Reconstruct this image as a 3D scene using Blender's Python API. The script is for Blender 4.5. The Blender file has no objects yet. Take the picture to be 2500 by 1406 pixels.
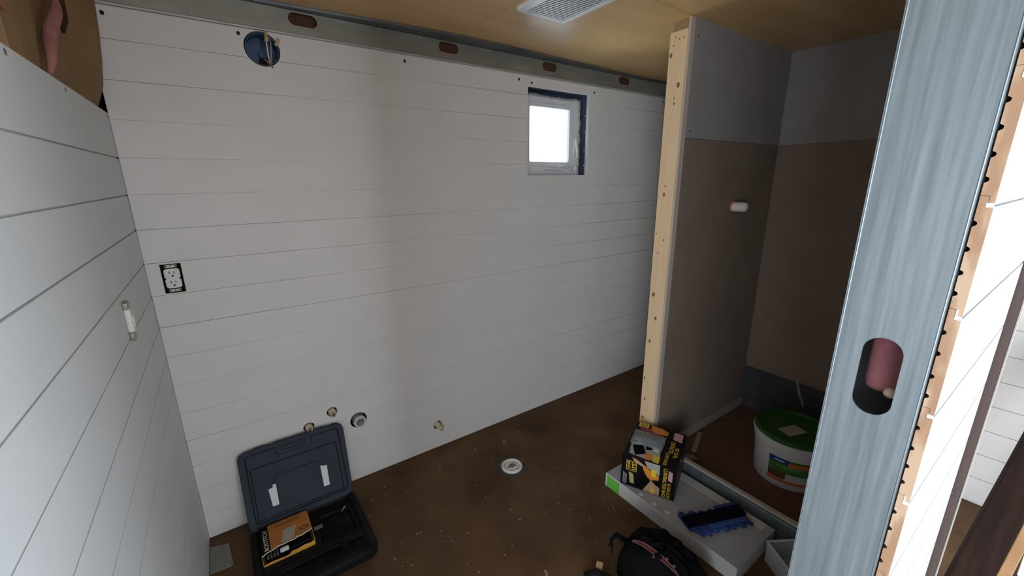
import bpy, bmesh, math, random
from mathutils import Matrix, Vector
random.seed(7)
SC = bpy.context.scene
COL = SC.collection

# ------------------------------------------------------------------ camera, sky, exposure
CAM_LOC = Vector((0.2623, -2.1365, 1.6438))
ROT = Vector((-0.2481, 0.0866, -0.6111))            # axis-angle of the camera body (right, forward, up)
Rm = Matrix.Rotation(ROT.length, 3, ROT.normalized())
cam = bpy.data.cameras.new('camera')
cam_o = bpy.data.objects.new('camera', cam)
COL.objects.link(cam_o)
right, fwd, up = Rm @ Vector((1, 0, 0)), Rm @ Vector((0, 1, 0)), Rm @ Vector((0, 0, 1))
m3 = Matrix((right, up, -fwd)).transposed()
cam_o.matrix_world = Matrix.Translation(CAM_LOC) @ m3.to_4x4()
cam.sensor_width = 36.0
cam.lens = 1009.56 / 2500 * 36.0
cam.clip_start = 0.01
SC.camera = cam_o

W = bpy.data.worlds.new('overcast_sky'); SC.world = W; W.use_nodes = True
bg = W.node_tree.nodes['Background']
bg.inputs['Color'].default_value = (0.84, 0.92, 1.0, 1)
bg.inputs['Strength'].default_value = 11.0

def portal(name, loc, rot, sx, sy):                 # daylight sampling helpers in the window and the added openings (no light of their own)
    l = bpy.data.lights.new(name, 'AREA'); l.shape = 'RECTANGLE'; l.size = sx; l.size_y = sy
    l.cycles.is_portal = True
    o = bpy.data.objects.new(name, l); COL.objects.link(o); o.location = loc; o.rotation_euler = rot
    return o
YO = -6.0                                            # far wall of the neighbouring room; its unseen openings are added to shape the daylight
FAR_OPEN = [(0.90, 1.20, 0.05, 2.15)]      # x0, x1, z0, z1
RIGHT_OPEN = (-5.95, -3.35, 0.05, 2.2)                # y0, y1, z0, z1
LEFT_OPEN = (-5.6, -2.9, 0.30, 2.1)  # added opening, throws light onto the back wall
for q in FAR_OPEN: portal('daylight_portal', ((q[0]+q[1])/2, YO-0.03, (q[2]+q[3])/2), (math.radians(90), 0, 0), q[1]-q[0], q[3]-q[2])
q = RIGHT_OPEN; portal('daylight_portal', (3.27, (q[0]+q[1])/2, (q[2]+q[3])/2), (math.radians(90), 0, math.radians(90)), q[1]-q[0], q[3]-q[2])
q = LEFT_OPEN; portal('daylight_portal', (-1.73, (q[0]+q[1])/2, (q[2]+q[3])/2), (math.radians(90), 0, math.radians(-90)), q[1]-q[0], q[3]-q[2])
portal('daylight_portal', (2.13, 0.12, 1.92), (math.radians(-90), 0, 0), 0.42, 0.42)

vs = SC.view_settings
vs.view_transform = 'Standard'; vs.look = 'None'; vs.gamma = 1.0; vs.use_curve_mapping = False
vs.exposure = 0.16

# ------------------------------------------------------------------ materials
MATS = {}
def mat(name, col, rough=0.6, metal=0.0, col2=None, scale=8.0, stretch=(1, 1, 1), detail=4.0, lo=0.35, hi=0.65,
        bump=0.0, bscale=None, spec=0.5, wave=None, speck=None, alpha=None):
    if name in MATS: return MATS[name]
    m = bpy.data.materials.new(name); m.use_nodes = True
    nt = m.node_tree; N = nt.nodes; L = nt.links
    b = N['Principled BSDF']
    b.inputs['Roughness'].default_value = rough; b.inputs['Metallic'].default_value = metal
    b.inputs['Specular IOR Level'].default_value = spec
    b.inputs['Base Color'].default_value = (*col, 1)
    tc = N.new('ShaderNodeTexCoord'); mp = N.new('ShaderNodeMapping'); mp.inputs['Scale'].default_value = stretch
    geo = N.new('ShaderNodeNewGeometry')
    L.new(geo.outputs['Position'], mp.inputs['Vector'])
    out = None
    if col2 is not None:
        if wave:
            t = N.new('ShaderNodeTexWave'); t.inputs['Scale'].default_value = scale; t.inputs['Distortion'].default_value = wave
            t.inputs['Detail'].default_value = 3; t.inputs['Detail Scale'].default_value = 1.2
            t.bands_direction = 'X'; fo = t.outputs['Fac']
        else:
            t = N.new('ShaderNodeTexNoise'); t.inputs['Scale'].default_value = scale; t.inputs['Detail'].default_value = detail
            t.inputs['Roughness'].default_value = 0.6; fo = t.outputs['Fac']
        L.new(mp.outputs['Vector'], t.inputs['Vector'])
        r = N.new('ShaderNodeValToRGB'); r.color_ramp.elements[0].position = lo; r.color_ramp.elements[1].position = hi
        r.color_ramp.elements[0].color = (*col, 1); r.color_ramp.elements[1].color = (*col2, 1)
        L.new(fo, r.inputs['Fac']); out = r.outputs['Color']
        if speck:
            t2 = N.new('ShaderNodeTexNoise'); t2.inputs['Scale'].default_value = speck[1]; t2.inputs['Detail'].default_value = 3
            L.new(geo.outputs['Position'], t2.inputs['Vector'])
            r2 = N.new('ShaderNodeValToRGB'); r2.color_ramp.elements[0].position = speck[2]; r2.color_ramp.elements[1].position = speck[2] + 0.06
            r2.color_ramp.elements[0].color = (0, 0, 0, 1); r2.color_ramp.elements[1].color = (1, 1, 1, 1)
            L.new(t2.outputs['Fac'], r2.inputs['Fac'])
            mx = N.new('ShaderNodeMixRGB'); L.new(r2.outputs['Color'], mx.inputs['Fac']); L.new(out, mx.inputs['Color1'])
            mx.inputs['Color2'].default_value = (*speck[0], 1); out = mx.outputs['Color']
        L.new(out, b.inputs['Base Color'])
    if bump:
        t3 = N.new('ShaderNodeTexNoise'); t3.inputs['Scale'].default_value = bscale or scale * 3; t3.inputs['Detail'].default_value = 4
        L.new(mp.outputs['Vector'], t3.inputs['Vector'])
        bp = N.new('ShaderNodeBump'); bp.inputs['Strength'].default_value = bump; bp.inputs['Distance'].default_value = 0.004
        L.new(t3.outputs['Fac'], bp.inputs['Height']); L.new(bp.outputs['Normal'], b.inputs['Normal'])
    if alpha is not None:
        tr = N.new('ShaderNodeBsdfTransparent'); tr.inputs['Color'].default_value = (0.93, 0.96, 0.95, 1)
        fr = N.new('ShaderNodeFresnel'); fr.inputs['IOR'].default_value = 1.45
        ad = N.new('ShaderNodeMath'); ad.operation = 'ADD'; ad.inputs[1].default_value = alpha; ad.use_clamp = True
        L.new(fr.outputs['Fac'], ad.inputs[0])
        ms = N.new('ShaderNodeMixShader'); L.new(ad.outputs[0], ms.inputs['Fac'])
        L.new(tr.outputs[0], ms.inputs[1]); L.new(b.outputs[0], ms.inputs[2])
        L.new(ms.outputs[0], N['Material Output'].inputs['Surface'])
    MATS[name] = m
    return m

WHITE = mat('white_board_paint', (0.755, 0.735, 0.72), 0.5, col2=(0.79, 0.77, 0.755), scale=3, stretch=(1, 1, 2))
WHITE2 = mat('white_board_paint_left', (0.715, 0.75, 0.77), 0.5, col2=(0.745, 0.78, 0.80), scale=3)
WHITE3 = mat('white_board_paint_dimmed', (0.50, 0.50, 0.51), 0.55, spec=0.2, col2=(0.54, 0.54, 0.55), scale=3)  # same white, darkened to offset the strong light on these boards
BACK = mat('painted_backing', (0.62, 0.62, 0.61), 0.8)
PLY = mat('ceiling_plywood', (0.66, 0.40, 0.155), 0.34, col2=(0.76, 0.50, 0.22), scale=2.2, stretch=(0.6, 4, 1), detail=7, bump=0.03, bscale=6, spec=0.5)
PINE = mat('pine', (0.82, 0.58, 0.33), 0.6, col2=(0.88, 0.66, 0.41), scale=6, stretch=(6, 6, 0.35), detail=5, lo=0.3, hi=0.7)
KNOT = mat('pine_knot', (0.26, 0.12, 0.045), 0.6)
ENDGRAIN = mat('pine_end_grain', (0.52, 0.36, 0.24), 0.65, col2=(0.36, 0.21, 0.12), scale=16, stretch=(1, 1.6, 0.45), wave=5.0, lo=0.55, hi=1.0)
STEEL = mat('galvanized_steel', (0.17, 0.205, 0.225), 0.45, 0.6, col2=(0.30, 0.345, 0.37), scale=7, stretch=(5, 14, 0.5), detail=5, lo=0.3, hi=0.75)
STEELH = mat('galvanized_steel_track', (0.26, 0.26, 0.23), 0.5, 0.5, col2=(0.42, 0.41, 0.36), scale=4, stretch=(1, 1, 3), detail=5, lo=0.3, hi=0.8)
STEELD = mat('dark_steel', (0.16, 0.18, 0.20), 0.45, 0.7, col2=(0.24, 0.26, 0.28), scale=6)
NAVY = mat('navy_steel_reveal', (0.035, 0.05, 0.09), 0.6, 0.0, col2=(0.06, 0.08, 0.13), scale=9)
FLOOR = mat('stained_floor', (0.060, 0.030, 0.013), 0.8, col2=(0.155, 0.088, 0.042), scale=2.6, detail=9, lo=0.3, hi=0.68, speck=((0.22, 0.155, 0.10), 60, 0.735), bump=0.15, bscale=40, spec=0.3)
PAN = mat('shower_floor', (0.115, 0.055, 0.038), 0.8, col2=(0.15, 0.08, 0.055), scale=6, detail=6)
CEM_U = mat('grey_backer_board', (0.31, 0.285, 0.28), 0.85, col2=(0.35, 0.325, 0.32), scale=5)
CEM_L = mat('brown_backer_board', (0.235, 0.175, 0.135), 0.85, col2=(0.27, 0.205, 0.16), scale=4)
KRAFT = mat('kraft_paper', (0.25, 0.145, 0.055), 0.7, col2=(0.31, 0.185, 0.075), scale=5, bump=0.3, bscale=14)
PINK = mat('pink_fibreglass', (0.38, 0.16, 0.16), 0.95, col2=(0.48, 0.23, 0.20), scale=22, bump=0.6, bscale=60)
REDDARK = mat('dark_tear', (0.05, 0.02, 0.012), 0.9)
BLACK = mat('black_plastic', (0.006, 0.006, 0.007), 0.55, spec=0.15)
CASE = mat('charcoal_case_plastic', (0.034, 0.043, 0.062), 0.55, col2=(0.040, 0.050, 0.070), scale=10, spec=0.12)
CASEB = mat('dusty_black_case_plastic', (0.008, 0.009, 0.010), 0.6, col2=(0.05, 0.045, 0.034), scale=9, detail=6, lo=0.5, hi=0.9, spec=0.12)
CLOTH = mat('black_bag_fabric', (0.004, 0.004, 0.005), 0.9, bump=0.3, bscale=80, spec=0.08)
STICK = mat('white_sticker', (0.74, 0.74, 0.78), 0.5)
ORANGE = mat('orange_carton', (0.55, 0.20, 0.035), 0.6, col2=(0.45, 0.17, 0.04), scale=14)
YELC = mat('torn_yellow_carton', (0.80, 0.40, 0.06), 0.6)
PAPER = mat('grey_paper', (0.42, 0.40, 0.34), 0.7)
LETW = mat('white_print', (0.75, 0.73, 0.62), 0.6)
LETY = mat('yellow_print', (0.80, 0.55, 0.03), 0.5)
LETD = mat('dark_print', (0.10, 0.04, 0.01), 0.6)
CREAM = mat('cream_plastic_pipe', (0.62, 0.50, 0.34), 0.45)
GREYPL = mat('grey_white_plastic', (0.62, 0.63, 0.64), 0.4)
PVCW = mat('white_plastic', (0.78, 0.77, 0.74), 0.35)
HOLE = mat('dark_cavity', (0.006, 0.006, 0.008), 0.9)
BLUE = mat('blue_plastic_box', (0.006, 0.06, 0.15), 0.4)
COPPER = mat('brown_wire', (0.35, 0.14, 0.05), 0.5)
TAN = mat('tan_connector', (0.55, 0.42, 0.25), 0.5)
VENT = mat('vent_plastic', (0.84, 0.86, 0.85), 0.4)
GREYBOX = mat('grey_white_carton', (0.37, 0.37, 0.39), 0.6, col2=(0.44, 0.44, 0.46), scale=4)
GREYSIDE = mat('white_carton_side', (0.60, 0.585, 0.565), 0.6)
GREEN = mat('green_print', (0.15, 0.52, 0.07), 0.5)
BOXBLK = mat('glossy_black_carton', (0.006, 0.005, 0.007), 0.35, spec=0.25)
ORPR = mat('orange_print', (0.72, 0.24, 0.03), 0.4)
TANPR = mat('tan_print', (0.52, 0.32, 0.19), 0.4)
GRYPR = mat('grey_print', (0.38, 0.38, 0.34), 0.4)
FLAG = mat('pink_flag_print', (0.62, 0.26, 0.28), 0.4, col2=(0.5, 0.42, 0.42), scale=90, lo=0.45, hi=0.6)
MAG = mat('red_print', (0.30, 0.02, 0.05), 0.4)
OLIVE = mat('olive_print', (0.40, 0.38, 0.16), 0.5)
FILM = mat('clear_film', (0.55, 0.60, 0.64), 0.12, alpha=0.30)
CLEAR = mat('clear_plastic', (0.40, 0.45, 0.45), 0.15, alpha=0.10)
GLASS = mat('window_glass', (0.8, 0.85, 0.9), 0.02, alpha=0.0)
BLUEF = mat('blue_microfibre', (0.010, 0.018, 0.10), 0.9, col2=(0.025, 0.065, 0.26), scale=14, bump=0.8, bscale=90)
NAVYF = mat('black_band_fabric', (0.004, 0.004, 0.010), 0.9, spec=0.1)
GREENL = mat('green_bucket_lid', (0.022, 0.085, 0.018), 0.45, spec=0.25)
BUCKW = mat('white_bucket_plastic', (0.62, 0.61, 0.61), 0.4)
BLUEPR = mat('blue_print', (0.01, 0.06, 0.24), 0.4)
GREENPR = mat('dark_green_print', (0.05, 0.17, 0.03), 0.4)
REDPR = mat('orange_red_print', (0.62, 0.13, 0.04), 0.45)
STONE = mat('dark_marble', (0.05, 0.048, 0.055), 0.35, col2=(0.085, 0.08, 0.09), scale=4, detail=7)
VEIN = mat('marble_vein', (0.28, 0.27, 0.26), 0.4)
TILE = mat('grey_vinyl_offcut', (0.20, 0.19, 0.165), 0.6, col2=(0.26, 0.245, 0.21), scale=5, stretch=(8, 1, 1))
REDM = mat('red_plastic', (0.30, 0.02, 0.025), 0.4)
BRASS = mat('tarnished_metal', (0.35, 0.33, 0.28), 0.35, 0.9)
DKWOOD = mat('dark_stained_wood', (0.012, 0.006, 0.005), 0.7, spec=0.1, col2=(0.025, 0.012, 0.008), scale=4, stretch=(1, 8, 1))
BRWOOD = mat('lit_wood_edge', (0.27, 0.135, 0.055), 0.55, col2=(0.36, 0.20, 0.09), scale=5)  # plank edge, lightened to carry the light falling on it
JAMB = mat('brown_door_jamb', (0.085, 0.06, 0.055), 0.7, spec=0.2)
FOAM = mat('spray_foam', (0.42, 0.43, 0.38), 0.9, bump=0.5, bscale=60)
VINYL = mat('window_vinyl', (0.82, 0.83, 0.86), 0.4)
CHIP = mat('debris_chip', (0.30, 0.23, 0.16), 0.8)
SCREW = mat('screw_head', (0.75, 0.72, 0.62), 0.3, 0.4)

# ------------------------------------------------------------------ mesh helpers (all in world coordinates)
def setp(o, label=None, cat=None, group=None, kind=None):
    if label: o['label'] = label
    if cat: o['category'] = cat
    if group: o['group'] = group
    if kind: o['kind'] = kind
    return o
def root_loc(p):
    v = Vector((0, 0, 0))
    while p is not None:
        v += p.location; p = p.parent
    return v
def obj(name, bm, mats, parent=None, label=None, cat=None, group=None, kind=None, smooth=False, origin=None):
    me = bpy.data.meshes.new(name)
    if isinstance(bm, bmesh.types.BMesh):
        bmesh.ops.recalc_face_normals(bm, faces=bm.faces[:])
        bm.to_mesh(me); bm.free()
    else:
        old = me; me = bm; bpy.data.meshes.remove(old); me.name = name
    for m in (mats if isinstance(mats, (list, tuple)) else [mats]): me.materials.append(m)
    if smooth:
        for p in me.polygons: p.use_smooth = True
        try: me.set_sharp_from_angle(angle=math.radians(38))
        except Exception: pass
    o = bpy.data.objects.new(name, me); COL.objects.link(o)
    if parent is not None:
        me.transform(Matrix.Translation(-root_loc(parent))); o.parent = parent
    else:
        if origin is None:
            xs = [v.co for v in me.vertices]
            lo = Vector([min(c[i] for c in xs) for i in range(3)]); hi = Vector([max(c[i] for c in xs) for i in range(3)])
            origin = Vector(((lo.x + hi.x) / 2, (lo.y + hi.y) / 2, lo.z))
        me.transform(Matrix.Translation(-Vector(origin))); o.location = origin
    return setp(o, label, cat, group, kind)
def thing(name, loc, label=None, cat=None, group=None, kind=None):
    o = bpy.data.objects.new(name, None); COL.objects.link(o); o.location = loc; o.empty_display_size = 0.05
    return setp(o, label, cat, group, kind)
I4 = Matrix.Identity(4)
def frame(o, x, y, z):
    m = Matrix((Vector(x), Vector(y), Vector(z))).transposed().to_4x4(); m.translation = Vector(o); return m
def bx(bm, x0, x1, y0, y1, z0, z1, M=I4, bev=0.0, seg=2):
    r = bmesh.ops.create_cube(bm, size=1.0)
    vs_ = r['verts']
    for v in vs_: v.co = Vector((x0 + (v.co.x + .5) * (x1 - x0), y0 + (v.co.y + .5) * (y1 - y0), z0 + (v.co.z + .5) * (z1 - z0)))
    if bev:
        es = list({e for v in vs_ for e in v.link_edges})
        q = bmesh.ops.bevel(bm, geom=es, offset=bev, segments=seg, affect='EDGES', profile=0.5)
        vs_ = list({v for f in q['faces'] for v in f.verts} | {v for v in vs_ if v.is_valid})
    for v in vs_: v.co = M @ v.co
    return bm
def box(x0, x1, y0, y1, z0, z1, M=I4, bev=0.0, seg=2):
    return bx(bmesh.new(), x0, x1, y0, y1, z0, z1, M, bev, seg)
def cyl(bm, c, r0, r1, h, axis='z', seg=24, M=I4):
    R = {'z': I4, 'y': Matrix.Rotation(math.radians(-90), 4, 'X'), '-y': Matrix.Rotation(math.radians(90), 4, 'X'), 'x': Matrix.Rotation(math.radians(90), 4, 'Y')}[axis]
    T = M @ Matrix.Translation(Vector(c)) @ R @ Matrix.Translation((0, 0, h / 2))
    bmesh.ops.create_cone(bm, cap_ends=True, segments=seg, radius1=r0, radius2=r1, depth=h, matrix=T)
    return bm
def lathe(prof, c, M=None, seg=40, bm=None, close=False):
    bm = bm or bmesh.new(); M = M or Matrix.Translation(Vector(c))
    rings = []
    for r, z in prof:
        if r < 1e-6: rings.append([bm.verts.new(M @ Vector((0, 0, z)))])
        else: rings.append([bm.verts.new(M @ Vector((r * math.cos(2 * math.pi * k / seg), r * math.sin(2 * math.pi * k / seg), z))) for k in range(seg)])
    if close: rings.append(rings[0])
    for a, b in zip(rings, rings[1:]):
        for k in range(seg):
            k2 = (k + 1) % seg
            if len(a) == 1 and len(b) == 1: continue
            if len(a) == 1: bm.faces.new((a[0], b[k], b[k2]))
            elif len(b) == 1: bm.faces.new((a[k], a[k2], b[0]))
            else: bm.faces.new((a[k], a[k2], b[k2], b[k]))
    return bm
def tube(pts, r, seg=8, bm=None, close=False):
    bm = bm or bmesh.new(); pts = [Vector(p) for p in pts]; n = len(pts); rings = []
    for i, p in enumerate(pts):
        d = ((pts[(i + 1) % n] - pts[i - 1]) if close else (pts[min(i + 1, n - 1)] - pts[max(i - 1, 0)])).normalized()
        u = d.orthogonal().normalized() if i == 0 else (pu - d * pu.dot(d)).normalized()
        pu = u; w = d.cross(u); rr = r[i] if isinstance(r, (list, tuple)) else r
        rings.append([bm.verts.new(p + (u * math.cos(2 * math.pi * k / seg) + w * math.sin(2 * math.pi * k / seg)) * rr) for k in range(seg)])
    prs = list(zip(rings, rings[1:])) + ([(rings[-1], rings[0])] if close else [])
    for a, b in prs:
        for k in range(seg): bm.faces.new((a[k], a[(k + 1) % seg], b[(k + 1) % seg], b[k]))
    if not close: bm.faces.new(rings[0]); bm.faces.new(rings[-1])
    return bm
def curve_mesh(cu, M):
    o = bpy.data.objects.new('tmp', cu); COL.objects.link(o)
    dg = bpy.context.evaluated_depsgraph_get(); dg.update()
    me = bpy.data.meshes.new_from_object(o.evaluated_get(dg), depsgraph=dg)
    bpy.data.objects.remove(o); bpy.data.curves.remove(cu)
    me.transform(M)
    return me
def plate(outline, holes, t, M, bev=0.0):
    """flat sheet with holes: outline in local XY, local z from 0 to t"""
    cu = bpy.data.curves.new('plate', 'CURVE'); cu.dimensions = '2D'; cu.fill_mode = 'BOTH'
    cu.extrude = max(t / 2 - bev, 1e-5); cu.bevel_depth = bev; cu.bevel_resolution = 0
    for poly in [outline] + list(holes):
        s = cu.splines.new('POLY'); s.points.add(len(poly) - 1); s.use_cyclic_u = True
        for p, q in zip(s.points, poly): p.co = (q[0], q[1], 0, 1)
    me = curve_mesh(cu, M @ Matrix.Translation((0, 0, t / 2)))
    return me
def rect(x0, x1, y0, y1): return [(x0, y0), (x1, y0), (x1, y1), (x0, y1)]
def rrect(x0, x1, y0, y1, r, n=5):
    P = []
    for cx, cy, a in ((x1 - r, y0 + r, -90), (x1 - r, y1 - r, 0), (x0 + r, y1 - r, 90), (x0 + r, y0 + r, 180)):
        for k in range(n + 1):
            t = math.radians(a + 90 * k / n); P.append((cx + r * math.cos(t), cy + r * math.sin(t)))
    return P
def circle(cx, cy, r, n=36, ry=None): return [(cx + r * math.cos(2 * math.pi * k / n), cy + (ry or r) * math.sin(2 * math.pi * k / n)) for k in range(n)]
def poly(pts, t, M): return plate(pts, [], t, M)
def text_mesh(s, w, h, M, t=0.0004):
    """text filling a w x h cell, local origin lower left, thin sheet"""
    cu = bpy.data.curves.new('txt', 'FONT'); cu.body = s; cu.size = 1.0; cu.extrude = 0.0; cu.offset = 0.012
    me = curve_mesh(cu, I4)
    xs = [v.co.x for v in me.vertices]; ys = [v.co.y for v in me.vertices]
    a, b, c, d = min(xs), max(xs), min(ys), max(ys)
    for v in me.vertices: v.co = M @ Vector(((v.co.x - a) / (b - a) * w, (v.co.y - c) / (d - c) * h, t))
    return me
def join_mesh(meshes):
    bm = bmesh.new()
    for me in meshes: bm.from_mesh(me); bpy.data.meshes.remove(me)
    return bm
WALLY = frame((0, 0, 0), (1, 0, 0), (0, 0, 1), (0, -1, 0))     # local (x, z, out towards -y)
WALLX = frame((0, 0, 0), (0, 1, 0), (0, 0, 1), (1, 0, 0))      # local (y, z, out towards +x)

P = 0.133
CEIL = 2.345
# ------------------------------------------------------------------ floor and ceiling
floor = obj('floor', box(-1.76, 3.3, -6.1, 0.14, -0.08, 0.0), FLOOR, kind='structure', origin=(0.8, -2.3, -0.08))
ceiling = thing('ceiling', (1.6, -1.0, CEIL), kind='structure')
def slab(x0, x1, y0, y1, name='plywood_panel', m=PLY):
    return obj(name, box(x0 + .0015, x1 - .0015, y0 + .0015, y1 - .0015, CEIL, CEIL + 0.012, bev=0.001, seg=1), m, ceiling)
slab(-0.3, 1.412, -0.893, 0.03); slab(1.412, 2.64, -0.893, 0.03); slab(2.64, 3.26, -0.893, 0.03)
slab(-0.3, 1.05, -2.06, -0.893); slab(1.05, 3.26, -2.06, -0.893)
obj('ceiling_backing', box(-1.76, 3.3, -6.1, 0.14, CEIL + .0121, CEIL + 0.06), REDDARK, ceiling)
obj('painted_panel', box(-1.7, 3.26, -6.05, -2.066, CEIL, CEIL + 0.012), WHITE, ceiling)
scr = cyl(bmesh.new(), (0, 0, -0.003), 0.006, 0.0045, 0.003, seg=10)
scr_me = bpy.data.meshes.new('screw'); scr.to_mesh(scr_me); scr.free(); scr_me.materials.append(SCREW)
for i, (x, y) in enumerate([(1.395, -.534), (1.769, -.531), (1.783, -.17), (2.122, -.169), (1.053, -.162), (1.395, -.178), (1.05, -.50), (.70, -.17), (2.12, -.53), (2.45, -.17), (2.45, -.52)]):
    s = bpy.data.objects.new('screw', scr_me); COL.objects.link(s); s.parent = ceiling; s.location = Vector((x, y, CEIL)) - ceiling.location

# ------------------------------------------------------------------ back wall
ZT = 2.232
WIN = (1.895, 2.411, 1.661, 2.178)
BOX_C, BOX_R = (0.521, 2.166), 0.0655
OUT = (0.0445, 0.1125, 1.2005, 1.3215)
PIPES = [(0.601, 0.463, 0.027), (0.484, 0.415, 0.027), (1.190, 0.160, 0.028)]
DRN = (0.7285, 0.367, 0.0445)
holes_all = [rect(*WIN), circle(*BOX_C, BOX_R), rect(*OUT)] + [circle(a, b, r, 24) for a, b, r in PIPES] + [circle(DRN[0], DRN[1], DRN[2], 28)]
wall_back = obj('wall_back', plate(rect(0.006, 3.238, 0.0, 2.236), holes_all, 0.02, WALLY @ Matrix.Translation((0, 0, -0.0265))), BACK, kind='structure', origin=(1.6, 0.02, 0))
obj('sheathing', plate(rect(-0.12, 3.30, -.05, 2.42), [rect(1.893, 2.406, 1.659, 2.150)], 0.012, WALLY @ Matrix.Translation((0, 0, -0.138))), HOLE, wall_back)
def clip_poly(pts, z0, z1):
    def cl(pts, f, z):
        out = []
        for i in range(len(pts)):
            a, b = pts[i - 1], pts[i]; ia, ib = f(a[1]), f(b[1])
            if ia != ib:
                t = (z - a[1]) / (b[1] - a[1]); out.append((a[0] + t * (b[0] - a[0]), z))
            if ib: out.append(b)
        return out
    pts = cl(pts, lambda z: z >= z0, z0)
    return cl(pts, lambda z: z <= z1, z1) if pts else []
def board_outlines(x0, x1, z0, z1):
    """board rectangle minus the wall openings -> list of (outline, holes)"""
    res_holes = []; pieces = [(x0, x1)]
    top, bot = [], []                         # notches opening at the upper / lower edge
    for h in holes_all:
        hx0 = min(p[0] for p in h); hx1 = max(p[0] for p in h); hz0 = min(p[1] for p in h); hz1 = max(p[1] for p in h)
        if hz1 <= z0 or hz0 >= z1 or hx1 <= x0 or hx0 >= x1: continue
        if hz0 > z0 and hz1 < z1: res_holes.append(h); continue
        if hz0 <= z0 and hz1 >= z1:           # cuts right through
            pieces = [q for a, b in pieces for q in ((a, max(a, min(b, hx0))), (min(b, max(a, hx1)), b)) if q[1] - q[0] > .004]
            continue
        c = clip_poly(h, z0, z1)
        (top if hz1 >= z1 else bot).append(c)
    out = []
    for a, b in pieces:
        o = [(a, z0)]
        for c in sorted(bot, key=lambda c: min(p[0] for p in c)):
            if min(p[0] for p in c) < a or max(p[0] for p in c) > b: continue
            q = sorted([p for p in c if abs(p[1] - z0) < 1e-6], key=lambda p: p[0])
            xa, xb = q[0][0], q[-1][0]
            arc = [p for p in c if p[1] > z0 + 1e-6]; arc.sort(key=lambda p: math.atan2(p[1] - z0 + 1e-4, p[0] - (xa + xb) / 2), reverse=True)
            o += [(xa, z0)] + arc + [(xb, z0)]
        o += [(b, z0), (b, z1)]
        for c in sorted(top, key=lambda c: -min(p[0] for p in c)):
            if min(p[0] for p in c) < a or max(p[0] for p in c) > b: continue
            q = sorted([p for p in c if abs(p[1] - z1) < 1e-6], key=lambda p: p[0])
            xa, xb = q[0][0], q[-1][0]
            arc = [p for p in c if p[1] < z1 - 1e-6]; arc.sort(key=lambda p: math.atan2(z1 - p[1] + 1e-4, p[0] - (xa + xb) / 2))
            o += [(xb, z1)] + arc + [(xa, z1)]
        o += [(a, z1)]
        out.append((o, [h for h in res_holes if min(p[0] for p in h) > a and max(p[0] for p in h) < b]))
    return out
JOIN = {4: 1.135, 6: 1.128, 9: 1.13, 11: 1.14, 14: 1.14}
for n in range(17):
    z1 = ZT if n == 0 else P * (17 - n)
    z0 = 0.005 if n == 16 else P * (16 - n)
    g = random.uniform(.0012, .0026)
    z1 -= g if n else 0
    segs = [(0.0015, 3.221)]
    if n in JOIN: segs = [(0.0015, JOIN[n] - .0004), (JOIN[n] + .0004, 3.221)]
    for (a, b) in segs:
        pr = random.uniform(-.0004, .0004)
        for o_, h_ in board_outlines(a, b, z0, z1):
            obj('shiplap_board', plate(o_, h_, 0.006, WALLY @ Matrix.Translation((0, 0, -0.006 + pr)), bev=0.0005), WHITE, wall_back)
hd = cyl(bmesh.new(), (0, 0, 0), 0.0075, 0.0075, 0.0012, '-y', 12)
hd_me = bpy.data.meshes.new('screw_hole'); hd.to_mesh(hd_me); hd.free(); hd_me.materials.append(HOLE)
for x, z in [(.047, 2.207), (.444, 2.211), (1.132, 2.205), (1.828, 2.205), (1.922, 2.197), (2.453, 2.195), (3.200, 2.205)]:
    s = bpy.data.objects.new('screw_hole', hd_me); COL.objects.link(s); s.parent = wall_back; s.location = Vector((x, -0.0003, z)) - wall_back.location
    s.scale = (0.8, 1, 1)

# ------------------------------------------------------------------ left wall
wall_left = obj('wall_left', box(-0.06, -0.006, -1.955, 0.0, 0, 1.872), BACK, kind='structure', origin=(-0.03, -1.0, 0))
rows = [(1.729, 1.882)] + [(P * k, P * (k + 1)) for k in range(12, -1, -1)]
for z0, z1 in rows:
    g = 0.0042 if z1 < 1.8 else 0
    obj('shiplap_board', box(-0.006, random.uniform(-.0004, .0004), -1.955, 0.004, max(z0, .004), z1 - g, bev=0.0006, seg=1), WHITE2, wall_left)
for y, z in [(-.56, 1.868), (-.02, 1.868), (-.95, 1.868)]:
    b = cyl(bmesh.new(), (-.0008, y, z), .006, .006, .0016, 'x', 10)
    obj('screw', b, STEELD, wall_left)
# exposed kraft faced insulation above the boards
bm = bmesh.new(); nx, nz = 70, 26; V = []
for i in range(nx + 1):
    row = []
    for k in range(nz + 1):
        y = -1.5 + 1.486 * i / nx; z = 1.884 + (CEIL - 1.886) * k / nz
        cor = math.exp(-((y + 0.02) / 0.12) ** 2)
        x = -0.030 + cor * (0.032 + (0.030 * (z - 1.967) / 0.27 if z > 1.967 else 0.34 * (z - 1.967)))
        x += 0.006 * math.sin(9 * y + 4 * z) + 0.004 * math.sin(23 * y - 11 * z)
        s = (y + 0.232) * 0.776 + (z - 2.165) * 0.63; dd = abs((y + 0.232) * -0.63 + (z - 2.165) * 0.776)
        if -0.46 < s < 0.06: x -= 0.022 * math.exp(-(dd / 0.022) ** 2)
        row.append(bm.verts.new((x, y, z)))
    V.append(row)
for i in range(nx):
    for k in range(nz): bm.faces.new((V[i][k], V[i + 1][k], V[i + 1][k + 1], V[i][k + 1]))
batt = obj('insulation_batt', bm, KRAFT, label='brown kraft paper faced insulation batt above the left white boards, with a torn seam', cat='insulation', smooth=True, origin=(-0.03, -0.7, 1.862))
L0, L1 = Vector((-0.018, -0.30, 2.14)), Vector((-0.020, -0.575, 1.90))
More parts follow.
